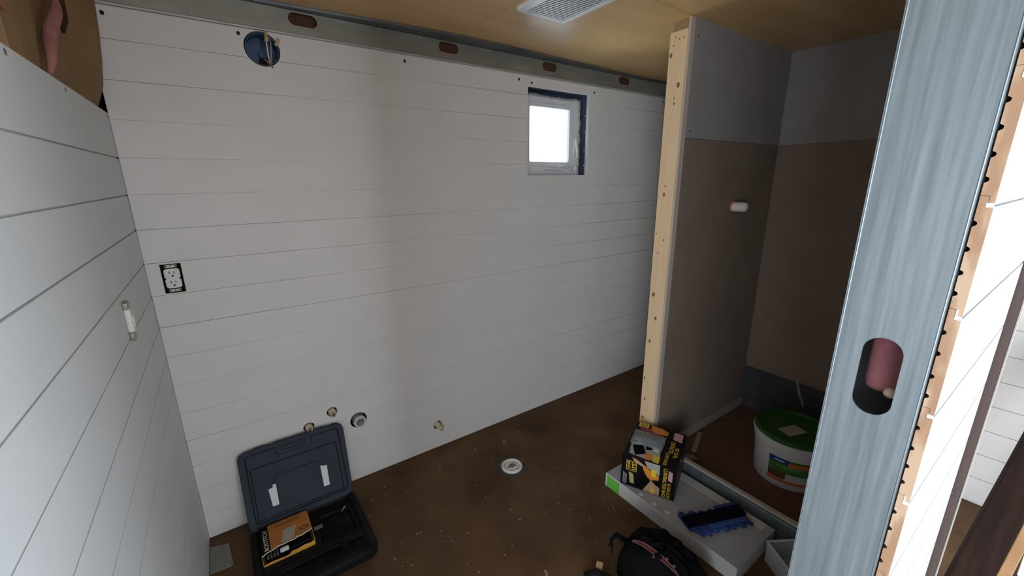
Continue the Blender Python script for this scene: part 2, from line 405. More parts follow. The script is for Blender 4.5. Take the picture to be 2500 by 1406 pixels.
bm = tube([L0.lerp(L1, t) + Vector((0.004 * math.sin(t * 9), 0.004 * math.sin(t * 14), 0)) for t in [k / 12 for k in range(13)]],
          [0.005 + 0.011 * math.sin(math.pi * min(1, .12 + t * .86)) for t in [k / 12 for k in range(13)]], 10)
obj('pink_fibreglass', bm, PINK, batt, label='strip of pink fibreglass showing in the tear', smooth=True)
bm = tube([(-.021, -.20, 2.215), (-.017, -.232, 2.16), (-.016, -.262, 2.10), (-.016, -.30, 2.06)], [.003, .010, .011, .004], 8)
obj('tear', bm, REDDARK, batt, smooth=True)
obj('framing_stud', box(-0.05, -0.012, -0.86, -0.77, 1.884, CEIL, bev=.002), mat('brown_framing', (0.25, 0.15, 0.06), 0.7, col2=(0.31, 0.19, 0.085), scale=6, stretch=(8, 8, .5)),
    wall_left)
obj('framing_plate', box(-0.05, 0.0, -1.5, -0.862, 1.955, 1.985, bev=.002), mat('brown_plate_wood', (0.33, 0.15, 0.06), 0.7), wall_left)
obj('wall_left_cavity', box(-0.12, -0.07, -1.955, 0.125, -0.02, CEIL + .02), HOLE, wall_left)

# ------------------------------------------------------------------ steel track at the top of the back wall
track = thing('steel_track', (1.6, 0.0, 2.24), 'galvanized steel track with oval knockouts running along the top of the back wall', 'track')
ob = []
for x in (0.69, 1.38, 2.066, 2.75):
    ob.append([(x + px_ + (0.0), 2.302 + pz_) for px_, pz_ in rrect(-.056, .056, -.024, .024, .0235, 6)])
obj('web', plate(rect(-0.03, 3.235, 2.247, 2.333), ob, 0.002, WALLY @ Matrix.Translation((0, 0, -0.008))), STEELH, track)
bm = tube([(-0.03, -0.003, 2.2395), (3.235, -0.003, 2.2395)], 0.0055, 8)
obj('lip', bm, mat('lit_galvanized_lip', (.46, .47, .46), .45, .4, col2=(.56, .57, .56), scale=8), track, smooth=True)  # lip steel lightened to stand for light caught on the ledge
bm = bmesh.new()
pts = [(-.1, -.004), (.56, -.018), (.79, -.034), (1.05, -.062), (1.42, -.086), (1.72, -.079), (2.28, -.045), (2.86, -.02), (3.235, -.012), (3.235, .004), (-.1, .004)]
obj('ceiling_band', plate(pts, [], 0.010, frame((0, 0, 2.334), (1, 0, 0), (0, 1, 0), (0, 0, 1))), STEELD, track, label='dark strip against the plywood ceiling')  # dark curved strip just below the ceiling
obj('cavity_lining', box(-0.05, 3.2, 0.045, 0.05, 2.25, CEIL), mat('rusty_brown_sheathing', (0.11, 0.045, 0.025), 0.9), track, label='brown sheathing seen through the knockouts')
for x in (.86, 1.02, 1.22, 1.63, 1.9):
    obj('screw', cyl(bmesh.new(), (x, .006, 2.325), .004, .003, .003, '-y', 8), SCREW, track)

# ------------------------------------------------------------------ window in the back wall
win = thing('window_1', (2.153, 0.06, 1.661), kind='structure')
x0, x1, z0, z1 = WIN
obj('reveal', plate(rect(x0 - .004, x1 + .010, z0 - .010, z1 + .010), [rect(x0 + .0, x1 + .0005, z0, z1)], 0.11, WALLY @ Matrix.Translation((0, 0, -0.1165))), NAVY, win, label='dark navy steel reveal around the window')
obj('lip', plate(rect(x0 - .003, x1 + .002, z0 - .002, z1 + .002), [rect(x0 + .001, x1 - .003, z0 + .003, z1 - .003)], 0.006, WALLY @ Matrix.Translation((0, 0, -0.0125))), PVCW, win)
gx0, gx1, gz0, gz1 = 1.964, 2.304, 1.748, 2.087
obj('window_frame', plate(rect(x0 - .001, 2.404, z0 + .004, 2.146), [rrect(gx0, gx1, gz0, gz1, .012)], 0.04, WALLY @ Matrix.Translation((0, 0, -0.12)), bev=.003), VINYL, win)
obj('glazing_bead', plate(rrect(gx0 - .022, gx1 + .022, gz0 - .022, gz1 + .022, .016), [rrect(gx0, gx1, gz0, gz1, .012)], 0.006, WALLY @ Matrix.Translation((0, 0, -0.079)), bev=.002), VINYL, win)
obj('pane', box(gx0 - .01, gx1 + .01, .098, .102, gz0 - .01, gz1 + .01), GLASS, win)
obj('header', plate(rect(x0 - .004, x1 + .010, z0 - .010, z1 + .010), [rect(x0 + .02, 2.38, z0 + .02, 2.13)], 0.015, WALLY @ Matrix.Translation((0, 0, -0.136))), NAVY, win)
# foam line along frame
pts = []
for k in range(30): pts.append((2.396 + random.uniform(-.006, .006), 0.078, 1.672 + k * .0165))
obj('foam_bead', tube(pts, [random.uniform(.006, .010) for _ in pts], 6), FOAM, win, label='ragged spray foam bead at the side of the window frame', smooth=True)
pts = [(1.91 + k * .02, 0.078, 2.150 + random.uniform(-.004, .004)) for k in range(25)]
obj('foam_bead', tube(pts, [random.uniform(.005, .008) for _ in pts], 6), FOAM, win, smooth=True)
crank = obj('crank_base', box(2.075, 2.225, .045, .08, 1.697, 1.713, bev=.005), PVCW, win, label='white window crank housing')
obj('crank_handle', tube([(2.185, .05, 1.72), (2.235, .04, 1.722), (2.285, .035, 1.703), (2.318, .035, 1.694), (2.328, .03, 1.716)], [.010, .009, .008, .008, .009], 8), PVCW, crank, smooth=True)
lk = obj('sash_lock', box(2.336, 2.354, .055, .08, 1.80, 1.90, bev=.004), PVCW, win, label='white sash lock lever at the side of the glass')
obj('lever', tube([(2.345, .052, 1.905), (2.350, .045, 1.85), (2.358, .045, 1.80), (2.352, .05, 1.765)], [.006, .008, .007, .004], 8), PVCW, lk, smooth=True)
for z in (1.73, 1.83, 1.95, 2.05): obj('screw', cyl(bmesh.new(), (2.4105, .035, z), .004, .004, .002, 'x', 8, M=Matrix.Translation((-.0015, 0, 0))), SCREW, win)

# steel stud at the right end of the back wall and the wall behind
wall_right = obj('wall_right', plate(rect(-6.05, 0.128, -.04, CEIL + .05), [rect(*RIGHT_OPEN)], .04, frame((3.28, 0, 0), (0, 1, 0), (0, 0, 1), (1, 0, 0)) @ Matrix.Translation((0, 0, -.04))), WHITE, kind='structure', origin=(3.26, -2.3, 0))
st = thing('corner_stud', (3.225, -0.04, 0), 'narrow grey steel corner stud at the right end of the white back wall', 'stud')
obj('web', plate(rect(-0.075, -0.001, 0.0, 2.30), [rrect(-.055, -.018, z, z + .10, .018) for z in (.28, .9, 1.5)], 0.002, frame((3.232, 0, 0), (0, 1, 0), (0, 0, 1), (-1, 0, 0))), STEEL, st)
obj('flange', box(3.222, 3.2295, -0.003, -0.001, 0, 2.30), STEEL, st)
obj('tape', box(3.205, 3.231, -0.0075, -0.0045, .79, .845), PVCW, label='small white strip bridging the back wall and its corner stud', cat='strip')

# ------------------------------------------------------------------ blue ceiling-fan style box with loose wires
jb = thing('junction_box', (BOX_C[0], 0.03, BOX_C[1] - .065), 'round blue plastic electrical box with loose wires, high on the back wall', 'electrical box')
Mj = frame((BOX_C[0], 0.004, BOX_C[1]), (1, 0, 0), (0, 0, 1), (0, -1, 0))
obj('box_shell', lathe([(.0610, -.004), (.0610, -.075), (0, -.075), (0, -.072), (.0575, -.072), (.0575, -.004)], None, Mj, 40, close=True), BLUE, jb, smooth=True)
obj('boss', cyl(bmesh.new(), (0.015, -.01, -.072), .024, .022, .018, 'z', 24, Mj), BLUE, jb, smooth=True)
obj('clamp', box(-.01, .034, -.055, -.028, -.050, -.02, Mj, bev=.003), BLACK, jb)
def wj(pts): return [Mj @ Vector(p) for p in pts]
obj('wire', tube(wj([(.022, -.057, -.01), (.018, -.02, .010), (.017, .02, .016), (.018, .035, .014)]), .0026, 8), PVCW, jb, label='white wire', smooth=True)
obj('wire', tube(wj([(.026, -.057, -.01), (.030, -.01, .012), (.033, .03, .010), (.028, .05, .0)]), .0024, 8), mat('grey_wire', (.42, .36, .38), .5), jb, label='grey wire', smooth=True)
obj('wire', tube(wj([(.026, -.062, .004), (.014, -.048, .006), (.003, -.037, -.002)]), .0036, 8), COPPER, jb, label='brown wire end', smooth=True)
for a, b, r0, r1 in (((.018, .028, .014), (.021, .066, .012), .0085, .005), ((.050, .018, .012), (.064, .045, .020), .007, .0055), ((.025, -.055, .0), (.029, -.068, .006), .004, .003)):
    obj('wire_connector', tube(wj([a, tuple((Vector(a) * .5 + Vector(b) * .5)), b]), [r0, (r0 + r1) / 2, r1], 10), TAN if r0 > .005 else COPPER, jb, smooth=True)

# ------------------------------------------------------------------ duplex receptacle on the back wall
def receptacle(parent, M):
    """local x across, y up, z out of the wall; centre at 0"""
    body = rrect(-.0238, .0238, -.0385, .0385, .009)
    b2 = []
    for x, y in body: b2.append((x, y))
    me = plate(b2, [rect(-.0270, -.0235, -.003, .003)] * 0, .010, M @ Matrix.Translation((0, 0, -.004)), bev=.002)
    o = obj('receptacle_body', me, PVCW, parent, label='white duplex receptacle face')
    for cy in (.0195, -.0195):
        for sx in (-.0075, .0075):
            obj('slot', box(sx - .0014, sx + .0014, cy + .001, cy + .010, .0055, .0064, M), HOLE, o)
        obj('slot', plate(circle(0.001, cy - .0085, .0036, 14), [], .0008, M @ Matrix.Translation((0, 0, .0056))), HOLE, o)
    for s in (-1, 1):
        obj('notch', box(s * .0245 - .003, s * .0245 + .003, -.004, .003, .003, .0064, M), HOLE, o)
        yy = s * .0500
        me = plate(rrect(-.0195, .0195, min(yy - .0055, yy + .0055), max(yy - .0055, yy + .0055), .004), [circle(-.0155, yy, .0032, 12), circle(.0155, yy, .0032, 12), circle(0, yy + s * .0015, .0026, 12)], .0015, M @ Matrix.Translation((0, 0, .0005)))
        obj('mounting_ear', me, BRASS, parent, label='steel mounting ear')
rc = thing('wall_outlet', (.0785, .02, 1.20), 'white duplex outlet in an open black box, on the back wall near the left corner', 'outlet')
obj('outlet_box', plate(rect(OUT[0] - .001, OUT[1] + .001, OUT[2] - .001, OUT[3] + .001), [rect(OUT[0] + .002, OUT[1] - .002, OUT[2] + .002, OUT[3] - .002)], .05, WALLY @ Matrix.Translation((0, 0, -.058))), BLACK, rc)
obj('box_back', box(OUT[0], OUT[1], .030, .034, OUT[2], OUT[3]), HOLE, rc)
receptacle(rc, frame((.0785, 0.002, 1.2615), (1, 0, 0), (0, 0, 1), (0, -1, 0)))
# second device on the left wall, seen edge on
rc2 = thing('wall_switch', (0, -.542, 1.19), 'white uncovered electrical device seen edge-on on the left white wall', 'switch')
M2 = frame((0.004, -.542, 1.25), (0, 1, 0), (0, 0, 1), (1, 0, 0))
obj('device_body', plate(rrect(-.020, .020, -.034, .034, .006), [], .014, M2 @ Matrix.Translation((0, 0, -.003)), bev=.002), PVCW, rc2)
obj('toggle', box(-.010, .012, -.022, .014, .010, .014, M2, bev=.002), PVCW, rc2)
for s in (-1, 1):
    yy = s * .046
    obj('mounting_ear', plate(rrect(-.018, .016, min(yy - .014, yy + .010), max(yy - .014, yy + .010), .004), [circle(-.010, yy, .003, 10), circle(.009, yy, .003, 10)], .009, M2 @ Matrix.Translation((0, 0, -.002))), BRASS, rc2)

# ------------------------------------------------------------------ pipe stubs in the back wall
def stub(x, z, r, label, tilt=(0, 0), k=1.0):
    t = thing('pipe_stub', (x, 0.0, z - .02), label, 'pipe')
    M = frame((x, .0, z), (1, 0, 0), (0, 0, 1), (0, -1, 0)) @ Matrix.Rotation(tilt[0], 4, 'X') @ Matrix.Rotation(tilt[1], 4, 'Y')
    obj('sleeve', lathe([(.0185, -.09), (.0185, .006), (.0165, .012), (.0125, .014), (.0125, .034 * k), (.0100, .034 * k), (.0100, -.02), (0.0, -.02)], None, M, 28), CREAM, t, smooth=True)
    obj('bore', cyl(bmesh.new(), (0, 0, .0), .0098, .0098, .004, 'z', 18, M), mat('brown_bore', (.16, .10, .06), .8), t)
    return t
stub(*PIPES[0], 'cream plastic pipe stub poking from the back wall above the black tool case', k=1.1)
stub(*PIPES[1], 'cream plastic pipe stub directly behind the top edge of the open tool case lid', k=.9)
stub(*PIPES[2], 'lone cream pipe stub low on the back wall, right of the drain opening', tilt=(.25, .25), k=1.45)
dr = thing('drain_stub', (DRN[0], 0.0, DRN[1] - .04), 'grey threaded drain outlet in a black round hole of the back wall', 'drain')
Md = frame((DRN[0] + .004, .0, DRN[1] - .007), (1, 0, 0), (0, 0, 1), (0, -1, 0))
obj('pipe', lathe([(.034, -.09), (.034, -.004), (.0355, 0), (.0355, .010), (.033, .014), (.0235, .014), (.0225, .012), (.0225, -.08), (0, -.08)], None, Md, 8), GREYPL, dr)
obj('bore', cyl(bmesh.new(), (0, 0, -.078), .0222, .0222, .004, 'z', 24, Md), HOLE, dr)
obj('pipe_lip', lathe([(.0295, .013), (.0295, .020), (.0225, .020), (.0225, .013)], None, Md, 32, close=True), GREYPL, dr, smooth=True)
obj('hole_lining', lathe([(DRN[2] - .0006, .001), (DRN[2] - .0006, -.045), (DRN[2] - .004, -.045)], None, frame((DRN[0], 0, DRN[1]), (1, 0, 0), (0, 0, 1), (0, -1, 0)), 28), HOLE, dr)

# ------------------------------------------------------------------ ceiling vent
fan = thing('exhaust_fan', (1.555, -.67, 2.322), 'white ceiling exhaust fan grille with many slats at the top of the photo', 'vent')
VX0, VX1, VY0, VY1 = 1.425, 1.69, -.845, -.535
obj('grille_frame', plate(rrect(VX0, VX1, VY0, VY1, .012), [rect(VX0 + .035, VX1 - .018, VY0 + .02, VY1 - .012)], .02, frame((0, 0, 2.325), (1, 0, 0), (0, 1, 0), (0, 0, 1)), bev=.004), VENT, fan)
obj('housing', box(VX0 + .03, VX1 - .015, VY0 + .015, VY1 - .01, 2.334, 2.3445), mat('vent_dark', (.05, .055, .055), .8), fan)
y = VY1 - .017
while y > VY0 + .025:
    obj('slat', box(VX0 + .034, VX1 - .017, y - .0068, y, 2.3255, 2.3275, bev=.0006, seg=1), VENT, fan)
    y -= .0142

# ------------------------------------------------------------------ shower stub wall, pine stud, alcove
YP, XS = -0.89, 2.17
wall_part = obj('wall_partition', box(XS + .003, 3.24, -.876, -.79, 0, CEIL), CEM_U, kind='structure', origin=(2.7, -.83, 0))
obj('backer_board', box(XS, 3.155, YP, -.8775, 1.829, CEIL, bev=.001, seg=1), CEM_U, wall_part)
obj('backer_board', box(XS, 3.155, YP - .0004, -.8775, .04, 1.8275, bev=.001, seg=1), CEM_L, wall_part)
for x, z in [(2.205, 1.86), (2.2, 1.70), (2.2, .93), (2.2, 2.27), (2.2, 1.3)]:
    obj('screw', cyl(bmesh.new(), (x, YP, z), .005, .005, .002, '-y', 8), STEELD, wall_part)
wall_sh = obj('wall_shower', box(3.167, 3.239, -1.94, -.79, 0, CEIL), CEM_U, kind='structure', origin=(3.2, -1.4, 0))
obj('backer_board', box(3.155, 3.1665, -1.93, YP - .002, 1.829, CEIL, bev=.001, seg=1), CEM_U, wall_sh)
obj('backer_board', box(3.1545, 3.1665, -1.93, YP - .002, .06, 1.8275, bev=.001, seg=1), CEM_L, wall_sh)
wall_sf = obj('wall_shower_front', box(1.60, 3.239, -1.955, -1.931, 0, CEIL), CEM_U, kind='structure', origin=(2.4, -1.94, 0))
stud = thing('pine_stud', (XS, -.832, 0), 'knotty pale pine stud capping the end of the shower partition', 'stud')
obj('post', box(XS - .036, XS, -.8775, -.787, 0, 2.298, bev=.002), PINE, stud)
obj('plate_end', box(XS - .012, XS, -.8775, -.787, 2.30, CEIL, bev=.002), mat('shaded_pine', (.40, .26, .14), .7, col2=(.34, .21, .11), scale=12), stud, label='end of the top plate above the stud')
obj('board_edge', box(XS - .032, XS - .0005, -.890, -.878, .05, CEIL - .002), mat('board_edge_cream', (.56, .47, .39), .7), stud, label='cream cut edge of the wall board')
for k, (y, z, r) in enumerate([(-.80, 2.20, .011), (-.852, 2.065, .013), (-.838, 1.985, .007), (-.825, 1.56, .010), (-.83, 1.60, .006), (-.80, 1.36, .004), (-.845, 1.33, .006), (-.815, 1.26, .005),
                               (-.812, 1.03, .013), (-.838, .90, .011), (-.813, .76, .011), (-.800, .53, .008), (-.812, .40, .009), (-.808, .28, .010), (-.83, .33, .004), (-.835, 2.01, .005)]):
    obj('knot', plate(circle(y, z, r * .62, 14, ry=r), [], .0006, frame((XS - .0362, 0, 0), (0, 1, 0), (0, 0, 1), (-1, 0, 0))), KNOT, stud)
for y, z in [(-.815, 2.275), (-.838, 2.262), (-.862, 2.262), (-.81, 2.24)]:
    obj('nail', cyl(bmesh.new(), (XS - .0375, y, z), .0035, .0035, .002, 'x', 8), KNOT, stud)
# floor of the shower, curb, trim
obj('shower_floor', box(XS + .045, 3.154, -1.93, YP - .001, 0.001, .06), PAN, kind='structure')
curb = thing('shower_curb', (XS, -1.4, 0), 'steel track with a pale top edge forming the shower curb', 'curb')
obj('steel_track', box(XS, XS + .04, -1.93, YP - .002, 0.001, .108, bev=.003), STEEL, curb)
obj('top_strip', box(XS + .012, XS + .04, -1.93, YP - .002, .109, .122, bev=.003), mat('pale_strip', (.50, .45, .38), .6), curb)
obj('lip', box(XS - .004, XS + .0, -1.93, YP - .002, .034, .048, bev=.0015), STEEL, curb)
obj('trim_1', box(2.24, 3.150, YP - .018, YP - .0012, .061, .118, bev=.002), mat('grey_trim_board', (.30, .26, .22), .8, col2=(.35, .31, .27), scale=7), kind='structure')
obj('wood_scrap', box(-.11, .11, -.014, .014, 0, .012, Matrix.Translation((2.47, -.972, .0605)) @ Matrix.Rotation(math.radians(22), 4, 'Z'), bev=.002), mat('dusty_scrap', (.30, .24, .19), .8),
    label='thin dusty wood strip lying on the shower floor by the partition', cat='scrap')
obj('wood_scrap', box(-.035, .035, -.022, .022, 0, .010, Matrix.Translation((2.30, -1.03, .0605)) @ Matrix.Rotation(math.radians(-30), 4, 'Z'), bev=.002), mat('dusty_scrap', (.30, .24, .19), .8),
    label='short scrap on the shower floor close behind the trash bag box', cat='scrap')
# dark stone slab leaning against the shower end wall
Ms = frame((3.138, -1.20, .061), (0, -1, 0), (.055, 0, .9985), (-.9985, 0, .055))
slabt = thing('stone_slab', (3.135, -1.20, .061), 'dark veined stone slab leaning at the back of the shower', 'slab')
obj('slab', box(-.31, .40, 0, .375, -.012, 0, Ms, bev=.002), STONE, slabt)
vp = [(-.005, .375), (.006, .34), (.006, .30), (.022, .26), (.030, .225), (.052, .19), (.066, .155), (.080, .155), (.066, .20), (.046, .235), (.036, .27), (.020, .305), (.018, .345), (.012, .375)]
obj('vein', plate(vp, [], .0006, Ms), VEIN, slabt, label='pale vein')
obj('vein', plate([(-.14, .19), (-.10, .15), (-.07, .135), (-.068, .14), (-.10, .158), (-.137, .195)], [], .0006, Ms), mat('faint_vein', (.11, .105, .11), .4), slabt)
# white cap on the shower valve stub
cap = thing('valve_cap', (2.70, YP, 1.45), 'white plastic cap with orange ring sticking out of the shower partition', 'cap')
Mc = frame((2.697, YP, 1.479), (1, 0, 0), (0, 0, 1), (0, -1, 0))
obj('cap_body', lathe([(.027, .0), (.027, .06), (.024, .078), (.016, .084), (0, .085)], None, Mc, 28), PVCW, cap, smooth=True)
obj('ring', lathe([(.028, 0), (.034, 0), (.034, .008), (.028, .008)], None, Mc, 28, close=True), mat('orange_ring', (.55, .14, .03), .5), cap, label='orange ring')

# ------------------------------------------------------------------ foreground partition: steel stud with knockout, boards seen end-on
XW = 0.97
YL, YR, YF = -1.949, -2.0495, -2.064
front = obj('wall_front', box(1.10, 1.55, YR + .002, YL - .002, 0, CEIL), mat('framing_dark', (.05, .05, .055), .9), kind='structure', origin=(1.3, -2.0, 0))
ms = thing('steel_stud', (XW, -2.0, 0), 'large galvanized steel stud with an oval knockout in the right foreground', 'stud')
MS = frame((XW, 0, 0), (0, -1, 0), (0, 0, 1), (-1, 0, 0))      # local x = -y
kn = lambda zc: rrect(-(-2.0 + .0) - .021 + .001, 2.0 + .023, zc - .0565, zc + .0565, .0215, 8)
zk = [1.3765 + .6096 * k for k in (-2, -1, 1)] + [1.3765]
bmw = join_mesh([plate(rect(-YL, -YR, 0, CEIL), [kn(z) for z in zk], .0016, MS @ Matrix.Translation((0, 0, -.0016)))])
for ya, yb in ((YL - .0016, YL), (YR, YR + .0016)):
    bx(bmw, XW + .0004, XW + .041, ya, yb, 0, CEIL)
for ya, yb in ((YL - .012, YL), (YR, YR + .012)):
    bx(bmw, XW + .040, XW + .0415, ya, yb, 0, CEIL)
obj('channel', bmw, STEEL, ms)
for s, yy in ((1, YL), (-1, YR)):
    obj('rounded_edge', tube([(XW + .0022, yy - s * .0022, 0), (XW + .0022, yy - s * .0022, CEIL)], .0026, 8), STEEL, ms, smooth=True)
obj('gasket', box(XW + .002, 1.5, YR - .0016, YR, 0.01, CEIL - .01), BLACK, ms, label='black strip between stud and boards')
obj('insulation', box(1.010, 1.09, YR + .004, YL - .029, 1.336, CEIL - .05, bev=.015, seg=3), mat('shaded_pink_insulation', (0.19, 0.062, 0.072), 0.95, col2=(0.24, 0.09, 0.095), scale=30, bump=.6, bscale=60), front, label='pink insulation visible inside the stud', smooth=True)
bm = bmesh.new(); bmesh.ops.create_icosphere(bm, subdivisions=2, radius=.0085, matrix=Matrix.Translation((1.012, -2.012, 1.343)))
obj('foam_blob', bm, CREAM, front, label='small cream foam blob', smooth=True)
zb = 1.343 - 10 * P
k = 0
while zb < CEIL - .03:
    a, b = zb, min(zb + P, CEIL)
    T = YR - .002 - YF                                        # board thickness
    yb_, yf_ = YR - .002, YF
    ym = (yb_ + yf_) / 2 + .0005
    # profile (y, z) counter-clockwise from front bottom: nickel gap at the lower front, tongue and groove at mid depth, relief grooves at the back
    prof = [(yf_, a + .0045), (yf_, b), (ym - .0015, b), (ym - .0015, b + .012), (yb_, b + .012)]
    for zc in (b - .020, b - .048, b - .078, b - .104):
        zc += random.uniform(-.002, .002); r = .0036
        prof += [(yb_, zc + r), (yb_ - r * .8, zc + r * .55), (yb_ - r, zc), (yb_ - r * .8, zc - r * .55), (yb_, zc - r)]
    prof += [(yb_, a + .0125), (ym - .0020, a + .0125), (ym - .0020, a + .0045)]
    bm = bmesh.new()
    va = [bm.verts.new((XW - .0005, y_, z_)) for y_, z_ in prof]; vb = [bm.verts.new((1.55, y_, z_)) for y_, z_ in prof]
    bm.faces.new(va); bm.faces.new(list(reversed(vb)))
    n = len(prof)
    for i in range(n):
        f = bm.faces.new((va[i], vb[i], vb[(i + 1) % n], va[(i + 1) % n]))
        if i in (0, 1, 2, n - 1, n - 2): f.material_index = 1
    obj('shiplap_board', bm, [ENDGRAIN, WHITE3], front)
    # white paint line on the end of the lap
    obj('paint_line', box(XW - .0014, XW - .0004, yf_ - .0, ym - .0005, a - .0002, a + .0045), PVCW, front)
    obj('paint_line', box(XW - .0014, XW - .0004, ym - .0022, ym - .0008, a + .0045, a + .0125), PVCW, front) if k % 2 else None
    zb += P; k += 1
jam = thing('door_jamb', (1.565, -2.04, 0), 'dark brown jamb with a pale edge at the end of the bright white boards', 'jamb')
obj('jamb_board', box(1.552, 1.572, -2.078, -1.957, 0, CEIL, bev=.001), JAMB, jam)
obj('edge_trim', box(1.552, 1.573, -2.0805, -2.0785, 0, CEIL), mat('beige_trim', (.30, .28, .25), .7), jam, label='pale edge strip')

# ------------------------------------------------------------------ neighbouring room beyond the doorway
k = 0
while k < 17:
    obj('shiplap_board', box(3.232, 3.24, RIGHT_OPEN[1] + .02, -1.957, .012 + k * P, .012 + (k + 1) * P - .003, bev=.0005, seg=1), WHITE, wall_right); k += 1
wall_of = obj('wall_outer', plate(rect(-1.7, 3.28, 0, CEIL), [rect(*q) for q in FAR_OPEN], .06, frame((0, YO - .06, 0), (1, 0, 0), (0, 0, 1), (0, -1, 0)) @ Matrix.Translation((0, 0, -.06))), WHITE, kind='structure', origin=(.8, YO, 0))
obj('wall_outer_left', plate(rect(-6.05, -1.955, 0, CEIL), [rect(*LEFT_OPEN)], .04, frame((-1.74, 0, 0), (0, 1, 0), (0, 0, 1), (1, 0, 0))), WHITE, kind='structure')
obj('wall_front_left', box(-1.70, -0.002, -2.06, -1.957, 0, CEIL), WHITE, kind='structure')
def plank(A, B, wdir, w, t, name, label, cat, m1, m2):
    A, B = Vector(A), Vector(B); L = (B - A); z = L.normalized(); x = (Vector(wdir) - z * z.dot(Vector(wdir))).normalized(); y = z.cross(x)
    M = frame(A, x, y, z); o = thing(name, A, label, cat)
    obj('board', box(-w / 2, w / 2, -t / 2, t / 2, 0, L.length, M, bev=.003), m1, o)
    obj('edge', box(w / 2 + .0005, w / 2 + .03, -t / 2, t / 2, 0, L.length, M, bev=.003), m2, o, label='brown edge coloured as lit')
    return o
plank((1.915, -2.085, .02), (3.19, -2.235, 1.09), (.25, -.97, -.05), .09, .06, 'leaning_plank', 'dark brown plank leaning across the far room at the lower right', 'plank', DKWOOD, BRWOOD)
obj('white_board', box(-.05, .05, -.01, .01, 0, .60, frame((2.80, -2.285, .004), (0, -1, 0), (-.94, 0, .34), (.34, 0, .94)), bev=.002), PVCW, label='white painted board edge at the lower right corner, beside the dark plank', cat='board')
# ------------------------------------------------------------------ floor drain
fd = thing('floor_drain', (1.457, -.425, 0), 'white round floor drain fitting with clear collar in the brown floor', 'drain')
obj('collar', lathe([(.088, .0005), (.088, .003), (.062, .004), (.060, .0005)], (1.457, -.425, 0), seg=40), CLEAR, fd, label='clear plastic collar', smooth=True)
obj('ring', lathe([(.062, .0), (.062, .012), (.058, .015), (.050, .015), (.046, .011), (.046, .002), (.0, .002)], (1.457, -.425, 0), seg=40), PVCW, fd, smooth=True)
obj('cup', lathe([(.041, .002), (.041, .009), (.036, .011), (.0, .008)], (1.457, -.425, 0), seg=32), PVCW, fd, smooth=True)
pts = [(-.03, .004), (-.012, .010), (.0, .022), (.010, .012), (.024, .014), (.020, -.002), (.026, -.016), (.008, -.012), (-.008, -.020), (-.014, -.008), (-.028, -.006)]
obj('grime', plate(pts, [], .0015, frame((1.457, -.425, .0098), (1, 0, 0), (0, 1, 0), (0, 0, 1))), mat('drain_grime', (.22, .18, .14), .9), fd)

# ------------------------------------------------------------------ open tool case
case = thing('tool_case', (.40, -.35, 0), 'open charcoal plastic tool case, lid leaning on the white back wall', 'tool case')
# base
FL = frame((0, 0, 0), (1, 0, 0), (0, 1, 0), (0, 0, 1))
BX0, BX1, BY0, BY1 = .165, .628, -.562, -.140
obj('base_floor', plate(rrect(BX0 + .01, BX1 - .01, BY0 + .01, BY1, .035), [], .018, FL @ Matrix.Translation((0, 0, .001)), bev=.004), CASEB, case)
obj('base_rim', plate(rrect(BX0, BX1, BY0, BY1, .04), [rrect(BX0 + .022, BX1 - .022, BY0 + .026, BY1 - .012, .025)], .046, FL @ Matrix.Translation((0, 0, .015)), bev=.005), CASEB, case, label='dusty black rim of the case base')
tr = obj('tray', plate(rrect(BX0 + .023, BX1 - .023, BY0 + .028, BY1 - .014, .022),
    [rrect(.195, .404, -.372, -.180, .012), rrect(.43, .585, -.40, -.215, .03), rrect(.25, .50, -.50, -.43, .02), rrect(.53, .59, -.50, -.43, .015)], .022, FL @ Matrix.Translation((0, 0, .0195)), bev=.003), CASEB, case, label='moulded tray with tool recesses')
obj('tool_recess', plate(rrect(.44, .575, -.39, -.225, .025), [rrect(.46, .555, -.37, -.245, .02)], .006, FL @ Matrix.Translation((0, 0, .0195)), bev=.002), CASEB, tr)
obj('ridge', box(.42, .60, -.418, -.410, .041, .048, bev=.002), CASEB, tr)
obj('ridge', box(.22, .42, -.425, -.418, .041, .048, bev=.002), CASEB, tr)
obj('latch', box(.535, .595, -.572, -.560, .018, .052, bev=.003), CASEB, case)
obj('latch', box(.20, .26, -.572, -.560, .018, .052, bev=.003), CASEB, case)
obj('hinge', tube([(.21, -.137, .064), (.585, -.137, .064)], .007, 10), CASE, case, smooth=True)
# lid, leaning
Bv, Tv = Vector((0, -.145, .075)), Vector((0, -.030, .395))
sv = (Tv - Bv).normalized(); nv = Vector((1, 0, 0)).cross(sv)
ML = frame(Bv, (1, 0, 0), sv, nv)
def lidout(ins):
    i = ins
    return [(.166 + i, .020), (.172 + i, -.010 + i), (.185 + i, -.018 + i), (.600 - i, -.018 + i), (.618 - i, -.010 + i), (.626 - i, .010),
            (.634 - i, .318 - i), (.628 - i, .335 - i), (.612 - i, .346 - i), (.592 - i, .350 - i), (.575 - i, .347 - i), (.545, .353 - i), (.510, .353 - i), (.495, .347 - i), (.484, .350 - i), (.320, .350 - i), (.308, .346 - i),
            (.285, .350 - i), (.245, .352 - i), (.232, .346 - i), (.195 + i, .345 - i), (.176 + i, .336 - i), (.168 + i, .318 - i)]
HH = rrect(.342, .458, .305, .327, .008)
obj('lid_shell', plate(lidout(0), [HH], .014, ML @ Matrix.Translation((0, 0, -0.015)), bev=.004), CASE, case, label='lid shell')
obj('lid_rim', plate(lidout(0), [rrect(.190, .612, .006, .332, .022)], .010, ML @ Matrix.Translation((0, 0, -.002)), bev=.003), CASE, case)
obj('lid_panel', plate(rrect(.197, .605, .012, .326, .018), [HH, rrect(.322, .482, .290, .3255, .010)], .004, ML @ Matrix.Translation((0, 0, -.002)), bev=.001), CASE, case)
